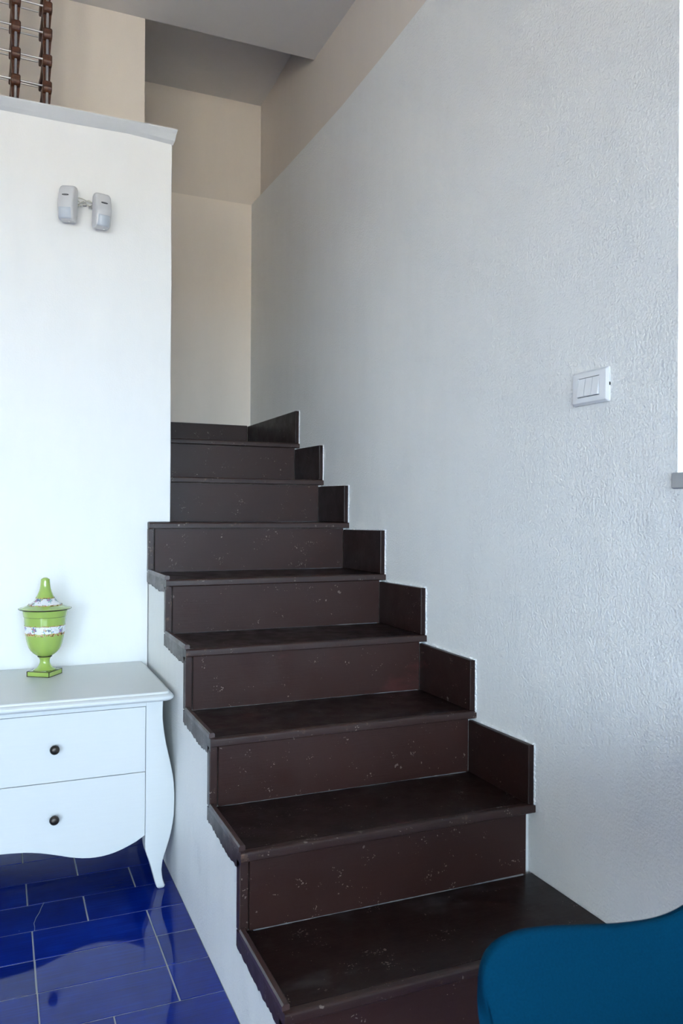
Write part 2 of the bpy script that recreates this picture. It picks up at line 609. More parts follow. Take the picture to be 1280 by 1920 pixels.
v2 = bpy.data.objects.new('window_unseen', None); COL.objects.link(v2); v2['kind'] = 'structure'  # unseen window added behind the viewer, its sill height trims low light
bm = bm_new()
for x in (VX0, (VX0 + VX1) / 2 - 0.03, VX1 - 0.06):
    box(bm, x, x + 0.06, -3.33, -3.27, VZ0, VZ1)
box(bm, VX0, VX1, -3.33, -3.27, VZ1 - 0.06, VZ1)
box(bm, VX0, VX1, -3.33, -3.27, VZ0, VZ0 + 0.06)
obj('window_frame', bm, M['whitepaint'], v2)
for a, b_ in ((VX0 + .06, (VX0 + VX1) / 2 - .03), ((VX0 + VX1) / 2 + .03, VX1 - .06)):
    bm = bm_new()
    box(bm, a, b_, -3.303, -3.297, VZ0 + 0.06, VZ1 - 0.06)
    obj('pane', bm, M['glass'], v2)
portal('back_window_portal', ((VX0 + VX1) / 2, -3.36, (VZ0 + VZ1) / 2), VX1 - VX0, VZ1 - VZ0, (0, 1, 0))

# window in the right wall
wn = bpy.data.objects.new('window_1', None); COL.objects.link(wn); wn['kind'] = 'structure'
wn['label'] = 'window opening cut into the right wall, only its white reveal seen'
bm = bm_new()
xf = XW + 0.26
box(bm, xf, xf + 0.05, WY0, WY0 + 0.05, WZ0, WZ1, .004)
box(bm, xf, xf + 0.05, WY1 - 0.05, WY1, WZ0, WZ1, .004)
box(bm, xf, xf + 0.05, WY0 + .05, WY1 - 0.05, WZ0, WZ0 + 0.05, .004)
box(bm, xf, xf + 0.05, WY0 + .05, WY1 - 0.05, WZ1 - 0.05, WZ1, .004)
box(bm, xf, xf + 0.05, (WY0 + WY1) / 2 - .04, (WY0 + WY1) / 2 + .04, WZ0 + .05, WZ1 - 0.05, .004)
obj('window_frame', bm, M['whitepaint'], wn)
for a, b_ in ((WY0 + .05, (WY0 + WY1) / 2 - .04), ((WY0 + WY1) / 2 + .04, WY1 - .05)):
    bm = bm_new()
    box(bm, xf + .022, xf + .027, a, b_, WZ0 + .05, WZ1 - .05)
    obj('pane', bm, M['glass'], wn)
bm = bm_new()
box(bm, XW - 0.006, xf, WY0 - 0.012, WY1 + 0.011, WZ0 - 0.032, WZ0, 0.003)
obj('window_sill', bm, M['stone'], wn, label='grey stone sill under the window opening')
portal('window_portal', (XW + 0.34, (WY0 + WY1) / 2, (WZ0 + WZ1) / 2), WY1 - WY0, WZ1 - WZ0, (-1, 0, 0))

# unseen ground outside, put in for its warm bounce into the room
bm = bm_new()
box(bm, -90, 90, -90, -3.4, -0.30, -0.12)
box(bm, XW + 0.36, 90, -3.4, 90, -0.30, -0.12)
struct('terrace', bm, M['terracotta'], 'unseen sunlit terrace and ground, added for warm bounce through the windows')

# flared lip along the top of the half wall
bm = bm_new()
t = bmesh.new()
sec = [(0.0, 2.398), (-0.012, 2.408), (-0.022, 2.419), (-0.030, 2.4285), (-0.030, 2.4330), (0.03, 2.4330), (0.03, 2.398)]
xs = [-3.6 + 0.2 * i for i in range(20)] + [0.40, 0.47, 0.52, 0.553]
rings = []
for x in xs:
    k = max(0, (x - 0.44) / 0.11)
    j = 0.0015 * sin(x * 23) if x > -1 else 0
    rings.append([(x + (0.010 * (-dy / 0.03) if x > 0.55 else 0), YW + dy, z + (j - 0.010 * k if z < 2.41 else 0.0006 * sin(x * 31))) for dy, z in sec])
loft(bm, rings, True, False)
struct('trim_1', bm, M['lip'], 'flared grey white lip along the top edge of the half wall')

# ------------------------------------------------------------------ floor
bm = bm_new()
box(bm, -3.6, XW, -3.2, YW, -0.10, -0.0011)
floor = struct('floor', bm, M['grout'], 'blue glazed tile floor with pale grout joints')
TL = 0.2925
rows = [(2.664, 2.811, 0.070), (2.513, 2.664, 0.2195), (2.371, 2.513, 0.075), (2.2225, 2.371, 0.222), (2.0765, 2.2225, 0.082),
        (1.931, 2.0765, 0.0825), (1.7805, 1.931, 0.083), (1.633, 1.7805, 0.232), (1.486, 1.633, 0.085), (1.339, 1.486, 0.235)]
y = 1.339
k = 0
while y > -3.2:
    y2 = max(y - 0.1475, -3.2)
    rows.append((y2, y, 0.085 if k % 2 == 0 else 0.235))
    y = y2
    k += 1
rest = bm_new()
cache = {}
G = 0.0016
for (ya, yb, off) in rows:
    x1lim = XB if ya > 1.30 else XW
    n0 = math.floor((-3.6 - off) / TL)
    for n in range(n0, 20):
        xa, xb = off + n * TL, off + (n + 1) * TL
        xa, xb = max(xa, -3.6), min(xb, x1lim)
        if xb - xa < 0.015:
            continue
        near = xb > -0.75 and ya > 0.72
        hz = random.uniform(-0.0003, 0.0003)
        a, b_, c, e = xa + G, xb - G, ya + G * 0.75, yb - G * 0.75
        if xb >= x1lim - 1e-6:
            b_ = xb - 0.0005
        if not near:
            box(rest, a, b_, c, e, -0.006, hz)
            continue
        t = bmesh.new()
        cx, cy = (a + b_) / 2, (c + e) / 2
        key = (round(b_ - a, 4), round(e - c, 4))
        if key not in cache:
            q = bm_new()
            hx, hy = (b_ - a) / 2, (e - c) / 2
            lo = [(-hx, -hy), (hx, -hy), (hx, hy), (-hx, hy)]
            rr = []
            for ins, zz in ((0, -0.006), (0, -0.0012), (0.0012, 0.0)):
                rr.append([(x - math.copysign(ins, x), y_ - math.copysign(ins, y_), zz) for x, y_ in lo])
            loft(q, rr, True, False)
            o = obj('floor_tile', q, M['tile'], floor, (cx, cy, hz))
            cache[key] = o
        else:
            o = cache[key].copy()
            COL.objects.link(o)
            o.parent = floor
            o.location = (cx, cy, hz)
        o.rotation_euler = (random.uniform(-.0022, .0022), random.uniform(-.0014, .0014), 0)
        t.free()
o = obj('floor_tile_field', rest, M['tile'], floor)
o['kind'] = 'stuff'
# hairline crack across one tile
bm = bm_new()
pts = [(0.118, 2.371), (0.110, 2.345), (0.104, 2.318), (0.094, 2.29), (0.088, 2.262), (0.089, 2.24), (0.088, 2.2235)]
for (x0, y0), (x1_, y1_) in zip(pts, pts[1:]):
    q = 0.0006
    prism(bm, [(x0 - q, y0), (x0 + q, y0), (x1_ + q, y1_), (x1_ - q, y1_)], 'Z', -0.001, 0.0011)
obj('crack', bm, M['crack'], floor, label='hairline crack across a blue tile')

# ------------------------------------------------------------------ plaster base under the stairs
pts = [(NOSE[0] + OH + 0.018, 0.0)]
for i in range(8):
    yr = NOSE[i] + OH + 0.018
    pts.append((yr, TOP[i] - TT))
    pts.append(((NOSE[i + 1] + OH + 0.018) if i < 7 else YB, TOP[i] - TT))
pts.append((YB, 0.0))
bm = bm_new()
prism(bm, pts, 'X', XB, XW)
stair_base = bm
bm = bm_new()
box(bm, -1.44, 0.5528, YU + 0.005, YB - .001, TOP[7] - TT, TOP[7])
struct('floor_landing', bm, M['brown_tread'], 'brown landing floor turning left behind the half wall')

# ------------------------------------------------------------------ staircase
st = thing('staircase', 'dark brown painted wooden staircase climbing between the half wall and the right wall', 'staircase', (0, 0, 0))

obj('plaster_base', stair_base, M['plaster_rough'], st, label='white plastered side under the open end of the steps')

def ragged(a, b, n, amp):
    return [a + (b - a) * i / n + 0 for i in range(n + 1)], [random.uniform(-amp, amp) for _ in range(n + 1)]

def strip(bm, p0, p1, width_dir, wid, amp, x0, x1, n=26):
    """ragged painted edge: a thin strip in the Y-Z plane from p0 to p1, thickness x0..x1"""
    p0, p1, wd = Vector(p0), Vector(p1), Vector(width_dir)
    outl = []
    inn = []
    for i in range(n + 1):
        p = p0.lerp(p1, i / n)
        wv = wid + random.uniform(-amp, amp)
        outl.append(p)
        inn.append(p + wd * max(0.0008, wv))
    prism(bm, [tuple(p) for p in outl] + [tuple(p) for p in inn[::-1]], 'X', x0, x1)

for i in range(8):
    yn, zt = NOSE[i], TOP[i]
    yr = yn + OH                       # riser face
    yback = (NOSE[i + 1] + OH + 0.001) if i < 7 else YB - 0.001
    zlow = TOP[i - 1] if i > 0 else 0.0
    xl = XS if i < 6 else 0.553
    xr = 1.2215
    if i == 7:
        xl = 0.553
    # tread board
    bm = bm_new()
    box(bm, xl + 0.001, xr - 0.0005, yn + 0.019, yback, zt - TT, zt, 0.0008, 1)
    tread = obj('tread', bm, M['brown_tread'], st)
    # nosing: rounded front strip with a slight groove behind it
    bm = bm_new()
    r = 0.0055
    prf = [(yn + 0.0178, zt - TT), (yn + 0.0178, zt - 0.0004)]
    for q in range(5):
        a = pi / 2 + q / 4 * pi / 2
        prf.append((yn + r + r * cos(a), zt - r + r * sin(a)))
    prf += [(yn, zt - TT + 0.002), (yn + 0.002, zt - TT)]
    prism(bm, prf, 'X', xl, xr)
    obj('nosing', bm, M['brown_edge'], tread, smooth_angle=35)
    # riser board
    bm = bm_new()
    xrl = xl + (0.0215 if i < 6 else 0.0)
    box(bm, xrl, XW - 0.020 if i > 0 else XW - 0.001, yr, yr + 0.017, zlow + 0.0005, zt - TT - 0.0012, 0.0008, 1)
    riser = obj('riser', bm, M['brown'], st)
    if i < 6:
        bm = bm_new()
        box(bm, xl - 0.0015, xl + 0.0185, yr - 0.002, yr + 0.022, zlow + 0.002, zt - TT - 0.0008, 0.002, 2)
        obj('corner_trim', bm, M['brown_edge'], riser)
        # bead along the open end of the tread
        bm = bm_new()
        ye = min(yback + 0.01, YW - 0.002)
        y0 = yn + 0.011
        prf = [(xl - 0.003, zt - 0.001), (xl - 0.003, zt + 0.008), (xl + 0.000, zt + 0.0115), (xl + 0.009, zt + 0.0115), (xl + 0.0115, zt + 0.009), (xl + 0.0115, zt + 0.0006)]
        if i < 5:
            prism(bm, prf, 'Y', y0, yback - 0.006)
            obj('edge_bead', bm, M['brown_bead'], tread)
            # side board below the bead with a ragged paint edge at the bottom
            bm = bm_new()
            n = 34
            low = []
            for k in range(n + 1):
                f = k / n
                yy = yn + 0.001 + (yback - 0.012 - yn + 0.03) * f
                low.append((yy, zt - 0.040 + 0.012 * (1 if f < 0.06 else 0) - 0.004 * sin(f * 5) + random.uniform(-0.0034, 0.0034)))
            top = [(yback + 0.018, zt + 0.012), (yback + 0.018, zt - 0.0005), (yn + 0.001, zt - 0.0005)]
            prism(bm, low + [(yback + 0.018, zt - 0.0005), (yn + 0.001, zt - 0.0005)], 'X', XS - 0.0015, XB + 0.002)
            obj('side_board', bm, M['brown_edge'], tread)
        else:
            bm.free()
        # white plaster daubed along the edge of the corner trim
        bm = bm_new()
        strip(bm, (yr + 0.019, zlow + (0.012 if i else 0.0)), (yr + 0.019, zt - TT - 0.016), (1, 0), 0.011, 0.0035, XS + 0.0005, XB + 0.002)
        obj('plaster_edge', bm, M['whitepaint'], riser, label='ragged white paint along the trim')
    # dusty filler in the joint at the back of the tread
    if i < 7:
        bm = bm_new()
        yj = NOSE[i + 1] + OH
        rings = []
        for k in range(60):
            x = xl + 0.03 + (XW - 0.028 - xl - 0.03) * k / 59
            s = max(0.0002, random.uniform(0.0003, 0.0013) + (0.0012 if x > 1.05 else 0) + (0.0012 if i == 0 else 0) * abs(sin(x * 9)))
            rings.append([(x, yj - s, zt + 0.0002), (x, yj + .0005, zt + 0.0002), (x, yj + .0005, zt + s), (x, yj - s * .4, zt + s * .5)])
        loft(bm, rings, True, False)
        obj('joint_filler', bm, M['dust'], tread, label='grey dusty filler line')

# skirting boards on the right wall
for i in range(1, 8):
    yn, zt = NOSE[i], TOP[i]
    yfront = yn + 0.004
    yb_ = (NOSE[i + 1] + OH) if i < 7 else YB - 0.0155
    ztop_b = (TOP[i + 1] - TT - 0.006) if i < 7 else 1.549
    ztop_f = ztop_b + (0.004 if i in (1, 3, 4) else -0.003 if i == 2 else -0.004 if i < 7 else -0.004)
    bm = bm_new()
    prism(bm, [(yfront, zt + 0.0004), (yb_, zt + 0.0004), (yb_, ztop_b), (yfront, ztop_f)], 'X', XW - 0.020, XW - 0.0005, 0.0025, 2)
    sk = obj('skirting_board', bm, M['brown_skirt'], st)
    bm = bm_new()
    strip(bm, (yfront + 0.0002, zt - 0.004), (yfront + 0.0002, ztop_f + 0.002), (-1, 0), 0.0030, 0.0026, XW - 0.0042, XW - 0.0005, 40)
    strip(bm, (yfront, ztop_f - 0.0002), (yb_, ztop_b - 0.0002), (0, 1), 0.0024, 0.0020, XW - 0.008, XW - 0.0005, 40)
    obj('plaster_edge', bm, M['whitepaint'], sk, label='ragged white paint along the board')
# landing skirting on the back wall
bm = bm_new()
box(bm, 0.553, XW - 0.0205, YB - 0.015, YB - 0.0005, TOP[7] + 0.0004, 1.553, 0.002, 2)
obj('skirting_board', bm, M['brown'], st)

# ------------------------------------------------------------------ chest of drawers
XC = -0.020
YF = 2.330
ch = thing('chest_of_drawers', 'low white chest with curved legs and two wide drawers beside the stairs', 'chest', (XC, 2.57, 0))
CH = Vector((XC, 2.57, 0))

def chobj(name, bm, mat, parent=None, **kw):
    bmesh.ops.translate(bm, verts=bm.verts[:], vec=-CH)
    return obj(name, bm, mat, parent or ch, **kw)

outer = [(0.002, 0.446), (0.006, 0.4465), (0.014, 0.443), (0.033, 0.4375), (0.056, 0.4355), (0.079, 0.438), (0.098, 0.4435), (0.116, 0.450), (0.137, 0.4565), (0.157, 0.462), (0.18, 0.4665), (0.205, 0.470), (0.235, 0.4715),
         (0.267, 0.472), (0.306, 0.4695), (0.335, 0.465), (0.362, 0.4595), (0.39, 0.453), (0.417, 0.447), (0.44, 0.443), (0.46, 0.440), (0.48, 0.4375), (0.496, 0.4365), (0.52, 0.4365), (0.545, 0.4375)]
inner = [(0.0, 0.424), (0.007, 0.421), (0.029, 0.415), (0.05, 0.4095), (0.069, 0.4045), (0.09, 0.398), (0.106, 0.392), (0.118, 0.3885), (0.13, 0.387), (0.164, 0.388), (0.545, 0.388)]

def interp(tab, z):
    if z <= tab[0][0]:
        return tab[0][1]
    for (a, va), (b_, vb) in zip(tab, tab[1:]):
        if z <= b_:
            return va + (vb - va) * (z - a) / (b_ - a)
    return tab[-1][1]

def leg_mesh(side, back=False):
    bm = bm_new()
    rings = []
    zs = [0.0006, 0.003, 0.008, 0.016, 0.028, 0.04] + [0.04 + 0.0137 * i for i in range(1, 38)]
    for z in zs:
        z = min(z, 0.545)
        xo, xi = interp(outer, z), interp(inner, z)
        if z < 0.008:
            ins = 0.005 * (1 - z / 0.008) ** 2
            xo -= ins
            xi += ins
        else:
            ins = 0
        dep = 0.034 + 0.022 * min(1, max(0, (z - 0.05) / 0.12))
        yf = YF + ins
        yb2 = YF + dep - ins
        if back:
            yf, yb2 = 2.815 - dep, 2.815
        c = 0.005
        pts = [(xi + c * .3, yf), (xo - c, yf), (xo - c * .3, yf + c * .3), (xo, yf + c), (xo, yb2 - c), (xo - c, yb2), (xi + c * .3, yb2), (xi, yb2 - c * .3), (xi, yf + c * .3)]
        if side < 0:
            pts = [(2 * XC - x, y) for x, y in pts][::-1]
        rings.append([(x, y, z) for x, y in pts])
    loft(bm, rings, True, True)
    return bm

for s in (1, -1):
    for b_ in (False, True):
        chobj('leg', leg_mesh(s, b_), M['furniture'], smooth_angle=40)
# curved side panels
for s in (1, -1):
    bm = bm_new()
    rings = []
    for k in range(36):
        z = 0.12 + (0.545 - 0.12) * k / 35
        xo = interp(outer, z) - 0.004
        pts = [(xo - 0.012, YF + 0.05), (xo, YF + 0.05), (xo, 2.77), (xo - 0.012, 2.77)]
        if s < 0:
            pts = [(2 * XC - x, y) for x, y in pts][::-1]
        rings.append([(x, y, z) for x, y in pts])
    loft(bm, rings, True, True)
    chobj('side_panel', bm, M['furniture'], smooth_angle=40)
# carcass: back board, bottom, black sheet as shade in the drawer gaps, top rail
bm = bm_new()
x0, x1 = 2 * XC - 0.388, 0.388
box(bm, x0, x1, 2.80, 2.812, 0.14, 0.545)
box(bm, x0, x1, YF + 0.03, 2.80, 0.168, 0.178)
chobj('carcass', bm, M['furniture'])
bm = bm_new()
box(bm, x0 + 0.0005, x1 - 0.0005, YF + 0.022, YF + 0.03, 0.172, 0.545)
chobj('gap_shade_sheet', bm, M['black'])
bm = bm_new()
box(bm, x0, x1 + 0.0, YF + 0.0005, YF + 0.022, 0.5325, 0.5455)
chobj('top_rail', bm, M['furniture'])
# drawers
def drawer(pts, knobs):
    bm = bm_new()
    prism(bm, pts, 'Y', YF + 0.0012, YF + 0.020, 0.0008, 1)
    dr = chobj('drawer', bm, M['furniture'])
    for (x, z) in knobs:
        bm = bm_new()
        prof = [(0.0055, 0.0), (0.0055, 0.006), (0.005, 0.009), (0.0085, 0.012), (0.0115, 0.015), (0.0130, 0.019), (0.0126, 0.023), (0.0105, 0.0265), (0.007, 0.0285), (0.003, 0.0293), (0.0002, 0.0294)]
        lathe(bm, prof, 24)
        bmesh.ops.transform(bm, matrix=Matrix.Translation((x, YF + 0.0012, z)) @ Matrix.Rotation(pi / 2, 4, 'X'), verts=bm.verts[:])
        chobj('knob', bm, M['bronze'], dr, label='dark bronze round knob', smooth_angle=60)
g = 0.0012
kx = 0.140 - XC
kn = [(XC + kx, 0.439), (XC - kx, 0.439)]
drawer([(x0 + g, 0.3450), (x1 - g, 0.3450), (x1 - g, 0.5308), (x0 + g, 0.5308)], kn)
apr = [(0.387, 0.162), (0.362, 0.147), (0.342, 0.1385), (0.325, 0.132), (0.305, 0.126), (0.288, 0.1225), (0.27, 0.1205), (0.252, 0.120), (0.234, 0.121), (0.216, 0.1235), (0.198, 0.1275), (0.181, 0.132), (0.16, 0.139), (0.139, 0.1455), (0.122, 0.1505), (0.105, 0.155), (0.085, 0.1595), (0.064, 0.163), (0.031, 0.1662), (0.004, 0.1678)]
right = [(x - 0.0002, z) for x, z in apr]
left = [(2 * XC - x, z) for x, z in right[::-1]]
lower = [(x1 - g, 0.3432)] + [(min(x, x1 - g), z) for x, z in right] + [(XC, 0.168)] + [(max(x, x0 + g), z) for x, z in left] + [(x0 + g, 0.3432)]
drawer(lower, [(XC + kx, 0.247), (XC - kx, 0.247)])
# top with moulded edge
def rrect(x0, x1, y0, y1, r, z, n=6):
    pts = []
    for (cx, cy, a0) in ((x1 - r, y1 - r * .2, 0), (x0 + r, y1 - r * .2, 90), (x0 + r, y0 + r, 180), (x1 - r, y0 + r, 270)):
        rr = r if a0 >= 180 else r * .2
        ccx = cx if a0 >= 180 else (x1 - rr if a0 == 0 else x0 + rr)
        for k in range(n + 1):
            a = radians(a0 + 90 * k / n)
            pts.append((ccx + rr * cos(a), cy + rr * sin(a), z))
    return pts
bm = bm_new()
rings = []
tx = 0.4665
for ins, z in ((0.024, 0.5456), (0.012, 0.5462), (0.005, 0.549), (0.001, 0.553), (0.0, 0.557), (0.001, 0.561), (0.0045, 0.5645), (0.0095, 0.5665), (0.012, 0.5672), (0.0125, 0.5700), (0.0140, 0.5722), (0.0165, 0.5732), (0.02, 0.5735)):
    rings.append(rrect(2 * XC - tx + ins, tx - ins, 2.303 + ins, 2.822, 0.026 - ins * 0.6, z))
loft(bm, rings, True, True)
chobj('chest_top', bm, M['furniture'], smooth_angle=30)

# ------------------------------------------------------------------ urn
ZT = 0.5735
urn = thing('lidded_urn', 'lime green porcelain urn with flower bands and a tall pointed lid on the white chest', 'urn', (0.1315, 2.690, ZT))
def zz(p):          # heights measured down from the finial
    return 0.3075 - (p - 122) * 0.0001895
pf = 0.0001925
bm = bm_new()
hs = 0.0375
box(bm, -hs, hs, -hs, hs, 0.0005, 0.0165, 0.0012, 2, Matrix.Rotation(radians(-34), 4, 'Z'))
pl = obj('plinth', bm, M['green'], urn)
# dark outlines on the plinth edges
bm = bm_new()
e = 0.0012
for s in (1, -1):
    for z0 in (0.0004, 0.0150):
        box(bm, -hs - .0004, hs + .0004, s * hs - e * .5, s * hs + e * .5, z0, z0 + 0.0018, 0, 2, Matrix.Rotation(radians(-34), 4, 'Z'))
        box(bm, s * hs - e * .5, s * hs + e * .5, -hs, hs, z0, z0 + 0.0018, 0, 2, Matrix.Rotation(radians(-34), 4, 'Z'))
    for t_ in (1, -1):
        box(bm, s * hs - e, s * hs + e * .5 if s > 0 else s * hs + e, t_ * hs - e, t_ * hs + e * .5 if t_ > 0 else t_ * hs + e, 0.0004, 0.0166, 0, 2, Matrix.Rotation(radians(-34), 4, 'Z'))
obj('painted_outline', bm, M['urn_line'], pl, label='dark maroon painted outline')
# foot
bm = bm_new()
lathe(bm, [(0.034, 0.0166), (0.0338, 0.0185), (0.0325, 0.0200), (0.0275, 0.0225), (0.0225, 0.0265), (0.0185, 0.032), (0.0158, 0.038), (0.0148, 0.044), (0.0150, 0.049), (0.0165, 0.0535), (0.0200, 0.0575), (0.0212, 0.0590)], 48)
obj('foot', bm, M['green'], urn, smooth_angle=60)
bm = bm_new()
lathe(bm, [(0.0205, 0.0585), (0.0222, 0.0590), (0.0222, 0.0606), (0.0205, 0.0612)], 48)
obj('painted_outline', bm, M['urn_line'], urn, label='dark painted ring under the bowl')
bm = bm_new()
lathe(bm, [(0.0339, 0.0172), (0.0346, 0.0178), (0.0340, 0.0186), (0.033, 0.0188)], 48)
obj('painted_outline', bm, M['urn_line'], urn, label='dark painted ring at the foot')
# bowl (split into green zones and the flower band)
bowl = [(0.0215, 0.0612), (0.028, 0.0655), (0.036, 0.0715), (0.0435, 0.080), (0.0490, 0.0895), (0.0525, 0.100), (0.0555, 0.112), (0.0575, 0.124), (0.0586, 0.1335)]
band = [(0.0588, 0.1335), (0.0598, 0.1425), (0.0606, 0.151), (0.0612, 0.159)]
upper = [(0.0612, 0.159), (0.0622, 0.170), (0.0632, 0.180), (0.0636, 0.1865)]
rim = [(0.0648, 0.1868), (0.0655, 0.190), (0.0668, 0.198), (0.0680, 0.2050), (0.0682, 0.2062), (0.066, 0.2066)]
bm = bm_new(); lathe(bm, bowl, 64); body = obj('bowl', bm, M['green'], urn, smooth_angle=60)
bm = bm_new(); lathe(bm, band, 64); obj('flower_band', bm, M['flowers'], body, label='white band painted with small flowers', smooth_angle=60)
bm = bm_new(); lathe(bm, upper + rim, 64); obj('bowl_rim', bm, M['green'], body, smooth_angle=30)
bm = bm_new(); lathe(bm, [(0.0634, 0.1856), (0.0646, 0.1862), (0.0650, 0.1868), (0.0636, 0.1872)], 64); obj('painted_outline', bm, M['urn_line'], body, label='thin dark line under the rim')
# garlands along both edges of the band
def wavy(bm, r0, z0, r1, z1, amp, n=120):
    rings = [[], []]
    for k in range(n):
        a = 2 * pi * k / n
        w_ = amp * (0.5 + 0.5 * sin(a * 14)) + amp * 0.5 * random.random()
        rings[0].append(((r0 + .0004) * cos(a), (r0 + .0004) * sin(a), z0))
        rings[1].append(((r1 + .0004) * cos(a), (r1 + .0004) * sin(a), z1 + w_))
    loft(bm, rings, False, True)
bm = bm_new()
wavy(bm, 0.0588, 0.1330, 0.0590, 0.1350, 0.0022)
wavy(bm, 0.0586, 0.1340, 0.0582, 0.1300, -0.0020)
wavy(bm, 0.0612, 0.1590, 0.0610, 0.1572, 0.0016)
wavy(bm, 0.0612, 0.1585, 0.0613, 0.1600, 0.0008)
obj('garland', bm, M['garland'], body, label='scalloped orange and green painted edges')
# lid
lid = bm_new()
lathe(lid, [(0.066, 0.2070), (0.078, 0.2095), (0.0795, 0.2112), (0.0760, 0.2135), (0.066, 0.2165), (0.058, 0.2195), (0.0525, 0.2215)], 64)
lidc = obj('lid', lid, M['green'], urn, smooth_angle=50)
bm = bm_new()
lathe(bm, [(0.0525, 0.2215), (0.044, 0.2265), (0.036, 0.2335), (0.0285, 0.2435)], 64)
obj('flower_band', bm, M['flowers'], lidc, label='white lid band painted with small flowers', smooth_angle=60)
bm = bm_new()
lathe(bm, [(0.0285, 0.2435), (0.0262, 0.2480), (0.0225, 0.2560), (0.0190, 0.2650), (0.0165, 0.2740), (0.0148, 0.2850), (0.0138, 0.2960), (0.0134, 0.3010), (0.0122, 0.3040), (0.0085, 0.3052), (0.0072, 0.3070), (0.003, 0.3080)], 48)
obj('finial', bm, M['green'], lidc, smooth_angle=50)
bm = bm_new()
lathe(bm, [(0.0660, 0.2066), (0.0786, 0.2092), (0.0802, 0.2106), (0.0798, 0.2116), (0.0770, 0.2104)], 64)
obj('painted_outline', bm, M['urn_line'], lidc, label='dark maroon line round the lid edge')
bm = bm_new()
wavy(bm, 0.0285, 0.2430, 0.0279, 0.2448, 0.0012)
wavy(bm, 0.0527, 0.2212, 0.0505, 0.2230, 0.0014)
obj('garland', bm, M['garland'], lidc, label='scalloped painted edges')

# ------------------------------------------------------------------ motion sensors
def sensor(name, label, loc, yaw, tilt, roll):
    t = thing(name, label, 'sensor', loc, 0, 'motion sensors on the half wall')
    t.rotation_euler = (radians(tilt), radians(roll), radians(yaw))
    W, H = 0.0265, 0.056
    def dep(z):
        tab = [(-0.056, 0.017), (-0.0525, 0.0255), (-0.036, 0.029), (-0.014, 0.032), (0.002, 0.0325), (0.022, 0.028), (0.042, 0.0215), (0.052, 0.017), (0.056, 0.012)]
        return interp(tab, z)
    def ring(z, inset=0.0, y0=0.010, extra=0.0):
        d = dep(z) + extra
        wv = W - inset - (0.004 * max(0, (abs(z) - 0.046) / 0.010))
        c = 0.005
        return [(-wv, y0, z), (-wv, -d + c * 1.6, z), (-wv + c * .35, -d + c * .55, z), (-wv + c * 1.2, -d, z), (0, -d - 0.0012, z), (wv - c * 1.2, -d, z), (wv - c * .35, -d + c * .55, z), (wv, -d + c * 1.6, z), (wv, y0, z)]
    bm = bm_new()
    zs = [-0.056 + 0.112 * k / 28 for k in range(29)]
    loft(bm, [ring(z) for z in zs], True, True)
    case = obj('case', bm, M['plastic'], t, smooth_angle=40)
    bm = bm_new()
    zs = [-0.0520 + 0.035 * k / 8 for k in range(9)]
    rg = []
    for z in zs:
        d = dep(z) + 0.0008
        rg.append([(-0.0205, -d + 0.003, z), (-0.0200, -d - 0.0002, z), (0, -d - 0.0012, z), (0.0200, -d - 0.0002, z), (0.0205, -d + 0.003, z)])
    loft(bm, rg, True, True)
    obj('lens', bm, M['lens'], case, label='pale bluish lens window')
    bm = bm_new()
    zc = 0.023
    d = dep(zc) + 0.0016
    sl = Matrix.Translation((0.0, -d + 0.0004, zc)) @ Matrix.Rotation(radians(-15), 4, 'X')
    q = bmesh.new()
    ell = [(0.0115 * cos(2 * pi * k / 28), 0.0028 * sin(2 * pi * k / 28)) for k in range(28)]
    prism(q, ell, 'Y', -0.0006, 0.0006)
    join(bm, q, sl)
    obj('badge', bm, M['badge'], case, label='small black oval badge')
    bm = bm_new()
    for x in (-0.0055, -0.0018, 0.0018, 0.0055):
        q = bmesh.new()
        prism(q, [(x - 0.001, -0.0010), (x + 0.0004, -0.0010), (x + 0.001, 0.0010), (x - 0.0004, 0.0010)], 'Y', -0.0011, -0.0005)
        join(bm, q, sl)
    obj('badge_mark', bm, M['badge_mark'], case, label='pale marks on the badge')
    bm = bm_new()
    lathe(bm, [(0.0025, -0.0595), (0.003, -0.058), (0.003, -0.0545)], 12, (0.008, -0.012, 0))
    obj('screw', bm, M['steel'], case)
    bm = bm_new()
    lathe(bm, [(0.004, -0.010), (0.0105, -0.005), (0.012, 0.0), (0.0105, 0.005), (0.004, 0.010)], 16, (0, 0.016, 0.018))
    box(bm, -0.007, 0.007, 0.010, 0.030, 0.010, 0.026, 0.002)
    obj('bracket', bm, M['plastic'], t)
    return t

s1 = sensor('motion_sensor', 'white motion sensor on the half wall, left of the pair and turned left', (0.2010, 2.784, 2.107), -27, 5, 3.5)
s2 = sensor('motion_sensor', 'white motion sensor on the half wall, right of the pair and turned right', (0.3040, 2.784, 2.098), 15, 5, 0)
# wiring and bracket arms between the sensors, fixed to the right one
cab = thing('sensor_cable', 'tangled cream cables running between the two motion sensors', 'cable', (0.255, 2.815, 2.13))
bm = bm_new()
for k in range(4):
    zoff = 0.011 - 0.0065 * k
    pts = []
    for j in range(13):
        f = j / 12
        pts.append((-0.034 + 0.068 * f, -0.004 + 0.006 * sin(f * pi * 2 + k), zoff + 0.006 * sin(f * pi * (2 + k % 3) + k * 1.3) - 0.004 * f))
    tube(bm, pts, 0.0017, 6)
obj('cable', bm, M['cream'], cab)
bm = bm_new()
box(bm, -0.006, 0.006, 0.004, 0.0145, -0.006, 0.008, 0.002)
obj('junction_block', bm, M['cream'], cab)
bm = bm_new()
box(bm, -0.030, -0.012, -0.004, 0.002, -0.014, -0.0125)
obj('clip', bm, M['dowel'], cab, label='dark grey clip')
bm = bm_new()
box(bm, 0.012, 0.026, -0.004, 0.002, -0.0155, -0.0135)
obj('clip', bm, M['dowel'], cab, label='dark grey clip')

